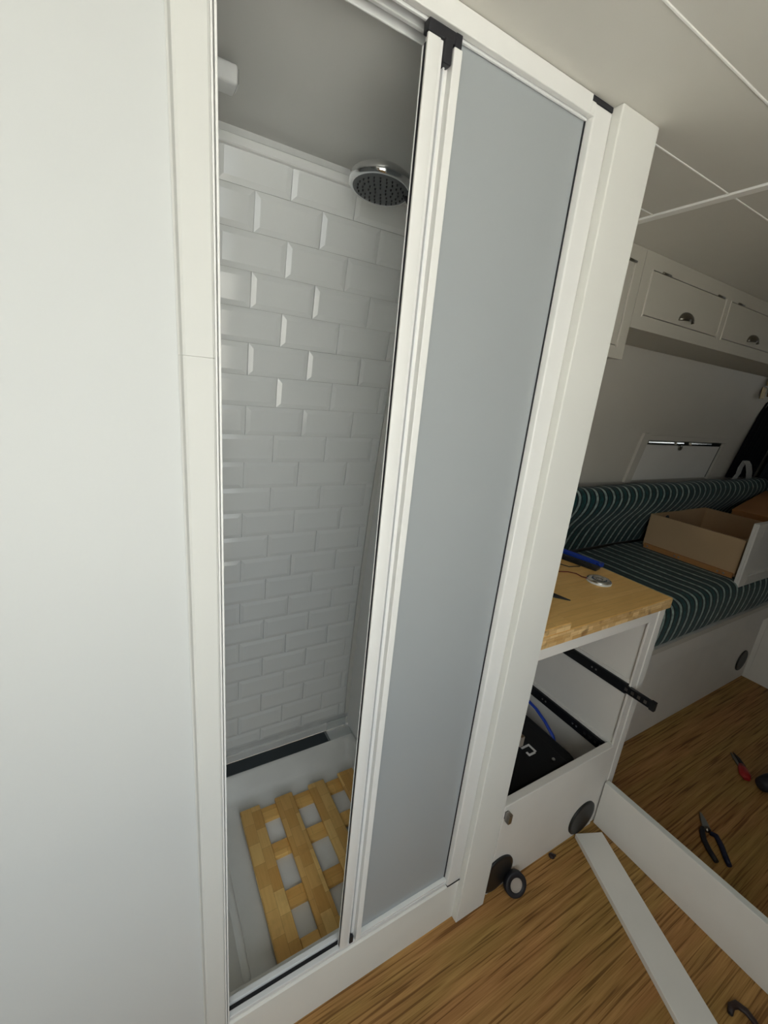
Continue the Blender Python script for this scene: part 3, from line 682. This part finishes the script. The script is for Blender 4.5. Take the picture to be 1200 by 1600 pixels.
def locker(name, label, x0, x1, z0, doors):
    o = thing(name, label, 'locker', ((x0+x1)/2, .4, z0))
    f = MB(); yf = .300; xs = [x0]+[v for d in doors for v in (d[0], d[1])]+[x1]
    dz0, dz1 = doors[0][2], doors[0][3]
    for i in range(0, len(xs), 2): f.box(xs[i], xs[i+1], yf, yf+.018, z0, 1.849)
    for d in doors: f.box(d[0], d[1], yf, yf+.018, z0, d[2]); f.box(d[0], d[1], yf, yf+.018, d[3], 1.849)
    part('face_frame', f, 'dimlining', o)
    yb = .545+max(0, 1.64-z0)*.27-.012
    part('underside', MB().box(x0, x1, yf+.0182, yb, z0+.002, z0+.016), 'dimlining', o)
    part('end_panel', MB().box(x0, x0+.016, yf+.0182, .47, z0+.0165, 1.849), 'dimlining', o)
    for d in doors: door(o, d[0], d[1], d[2], d[3], yf, d[4], d[5])
    return o
locker('tall_locker', 'deep white overhead locker hanging lower, partly hidden behind the post', .795, 1.328, 1.545, [(.86, 1.283, 1.580, 1.807, True, (.95, 1.265))])
locker('overhead_locker', 'long white overhead locker with chrome cup handles under the ceiling', 1.330, 3.2, 1.640,
       [(1.378, 1.852, 1.680, 1.806, True, (1.452, 1.81)), (1.891, 2.365, 1.680, 1.806, True, (1.965, 2.32)), (2.404, 2.878, 1.680, 1.806, True, (2.478, 2.83))])

# wall hatch
wy = lambda z: .632+(1.30-z)*(.672-.632)/.25
def wbox(x0, x1, z0, z1, d0, d1):
    vs = []
    for z in (z0, z1):
        for d in (-d1, -d0):
            for x in (x0, x1): vs.append((x, wy(z)+d, z))
    return MB().add(vs, [(0, 2, 3, 1), (4, 5, 7, 6), (0, 1, 5, 4), (2, 6, 7, 3), (0, 4, 6, 2), (1, 3, 7, 5)])
ht = thing('wall_hatch', 'white framed hatch with a chrome hinge on the wall above the bench', 'hatch', (2.58, .66, 1.03))
part('panel', wbox(2.205, 2.985, 1.055, 1.243, .001, .006), 'melamine', ht)
part('frame_stile', wbox(2.145, 2.2, 1.045, 1.30, .001, .014), 'wallgrey', ht)
part('frame_stile', wbox(3.005, 3.05, 1.045, 1.262, .001, .014), 'wallgrey', ht)
part('frame_head', wbox(2.2005, 3.05, 1.2665, 1.290, .001, .008), 'wallgrey', ht)
part('shadow_gap', wbox(2.987, 3.003, 1.055, 1.243, .001, .003), 'rubber', ht, label='dark gap beside the panel')
hg = part('hinge', wbox(2.205, 2.985, 1.2445, 1.266, .001, .007), 'darkchrome', ht, label='long chrome hinge')
for a, b in ((2.21, 2.45), (2.478, 2.55), (2.63, 2.86)):
    part('knuckle', MB().prism([(wy(1.255)-.0075, 1.2475), (wy(1.255)-.0140, 1.2485), (wy(1.255)-.0145, 1.2545), (wy(1.255)-.0131, 1.2592), (wy(1.255)-.0100, 1.2625), (wy(1.255)-.0075, 1.2635)], 'x', a, b), 'satin', hg)
part('catch', MB().lathe([(.020, 0), (.018, .006), (.0005, .008)], 20, Matrix.Translation((2.54, wy(1.236)-.0068, 1.236)) @ Matrix.Rotation(PI/2, 4, 'X')), 'darkchrome', ht)

# black curtain, strap and hinge at the cab end
def curtain(x0, x1, ztop, zbot, yoff):
    vs = []; fs = []; nx, nz = 40, 8
    for j in range(nz+1):
        z = ztop+(zbot-ztop)*j/nz
        for i in range(nx+1):
            x = x0+(x1-x0)*i/nx; vs.append((x, wy(z)-yoff-.012*math.sin(i*1.4)*(0 if i < 2 else 1), z))
    n1 = len(vs); vs += [(x, y+.006, z) for x, y, z in vs]
    for j in range(nz):
        for i in range(nx):
            a = j*(nx+1)+i; fs.append((a, a+1, a+nx+2, a+nx+1)); fs.append((n1+a, n1+a+nx+1, n1+a+nx+2, n1+a+1))
    for i in range(nx): fs += [(i, n1+i, n1+i+1, i+1), (nz*(nx+1)+i, nz*(nx+1)+i+1, n1+nz*(nx+1)+i+1, n1+nz*(nx+1)+i)]
    for j in range(nz):
        a = j*(nx+1); b = a+nx; fs += [(a, a+nx+1, n1+a+nx+1, n1+a), (b, n1+b, n1+b+nx+1, b+nx+1)]
    return MB().add(vs, fs, True)
cu = thing('blackout_curtain', 'black blackout curtain hanging at the cab end of the wall', 'curtain', (3.45, .6, 1.05))
part('cloth', curtain(3.235, 3.62, 1.63, 1.05, .024), 'curtain', cu)
part('side_fold', curtain(3.60, 3.72, 1.63, 1.05, .07), 'greycloth', cu, label='blue grey fold at the right')
part('rail', MB().tube([(3.22, wy(1.63)-.03, 1.634), (3.73, wy(1.63)-.03, 1.634)], .006, 10), 'darkchrome', cu)
ws = thing('webbing_strap', 'white webbing strap folded over beside the black curtain', 'strap', (3.45, .64, 1.05))
def ribbon(pts, w):
    vs = []; fs = []
    for x, y, z in pts: vs += [(x-w, y, z), (x+w, y, z), (x+w, y+.003, z), (x-w, y+.003, z)]
    for i in range(len(pts)-1):
        for j in range(4): fs.append((i*4+j, i*4+(j+1) % 4, i*4+4+(j+1) % 4, i*4+4+j))
    fs += [(0, 1, 2, 3), tuple(4*(len(pts)-1)+j for j in (3, 2, 1, 0))]
    return MB().add(vs, fs)
part('long_tail', ribbon([(3.32, wy(1.165)-.05, 1.165), (3.37, wy(1.14)-.055, 1.14), (3.44, wy(1.09)-.055, 1.09), (3.50, wy(1.04)-.05, 1.042)], .042), 'webbing', ws)
part('short_tail', ribbon([(3.315, wy(1.165)-.046, 1.166), (3.30, wy(1.12)-.046, 1.12), (3.315, wy(1.08)-.046, 1.08), (3.29, wy(1.045)-.046, 1.042)], .032), 'webbing', ws)
hi = thing('cupboard_hinge', 'small aged brass hinge hanging under the end of the overhead locker', 'hinge', (3.07, .55, 1.53))
part('upper_leaf', bx(3.05, 3.12, .528, .534, 1.600, 1.638, b=.001), 'brass', hi)
part('lower_leaf', MB().bevbox(3.045, 3.095, .540, .547, 1.530, 1.592, b=.002), 'brass', hi)
part('pin', MB().tube([(3.108, .536, 1.545), (3.108, .530, 1.615)], .006, 10), 'chrome', hi)
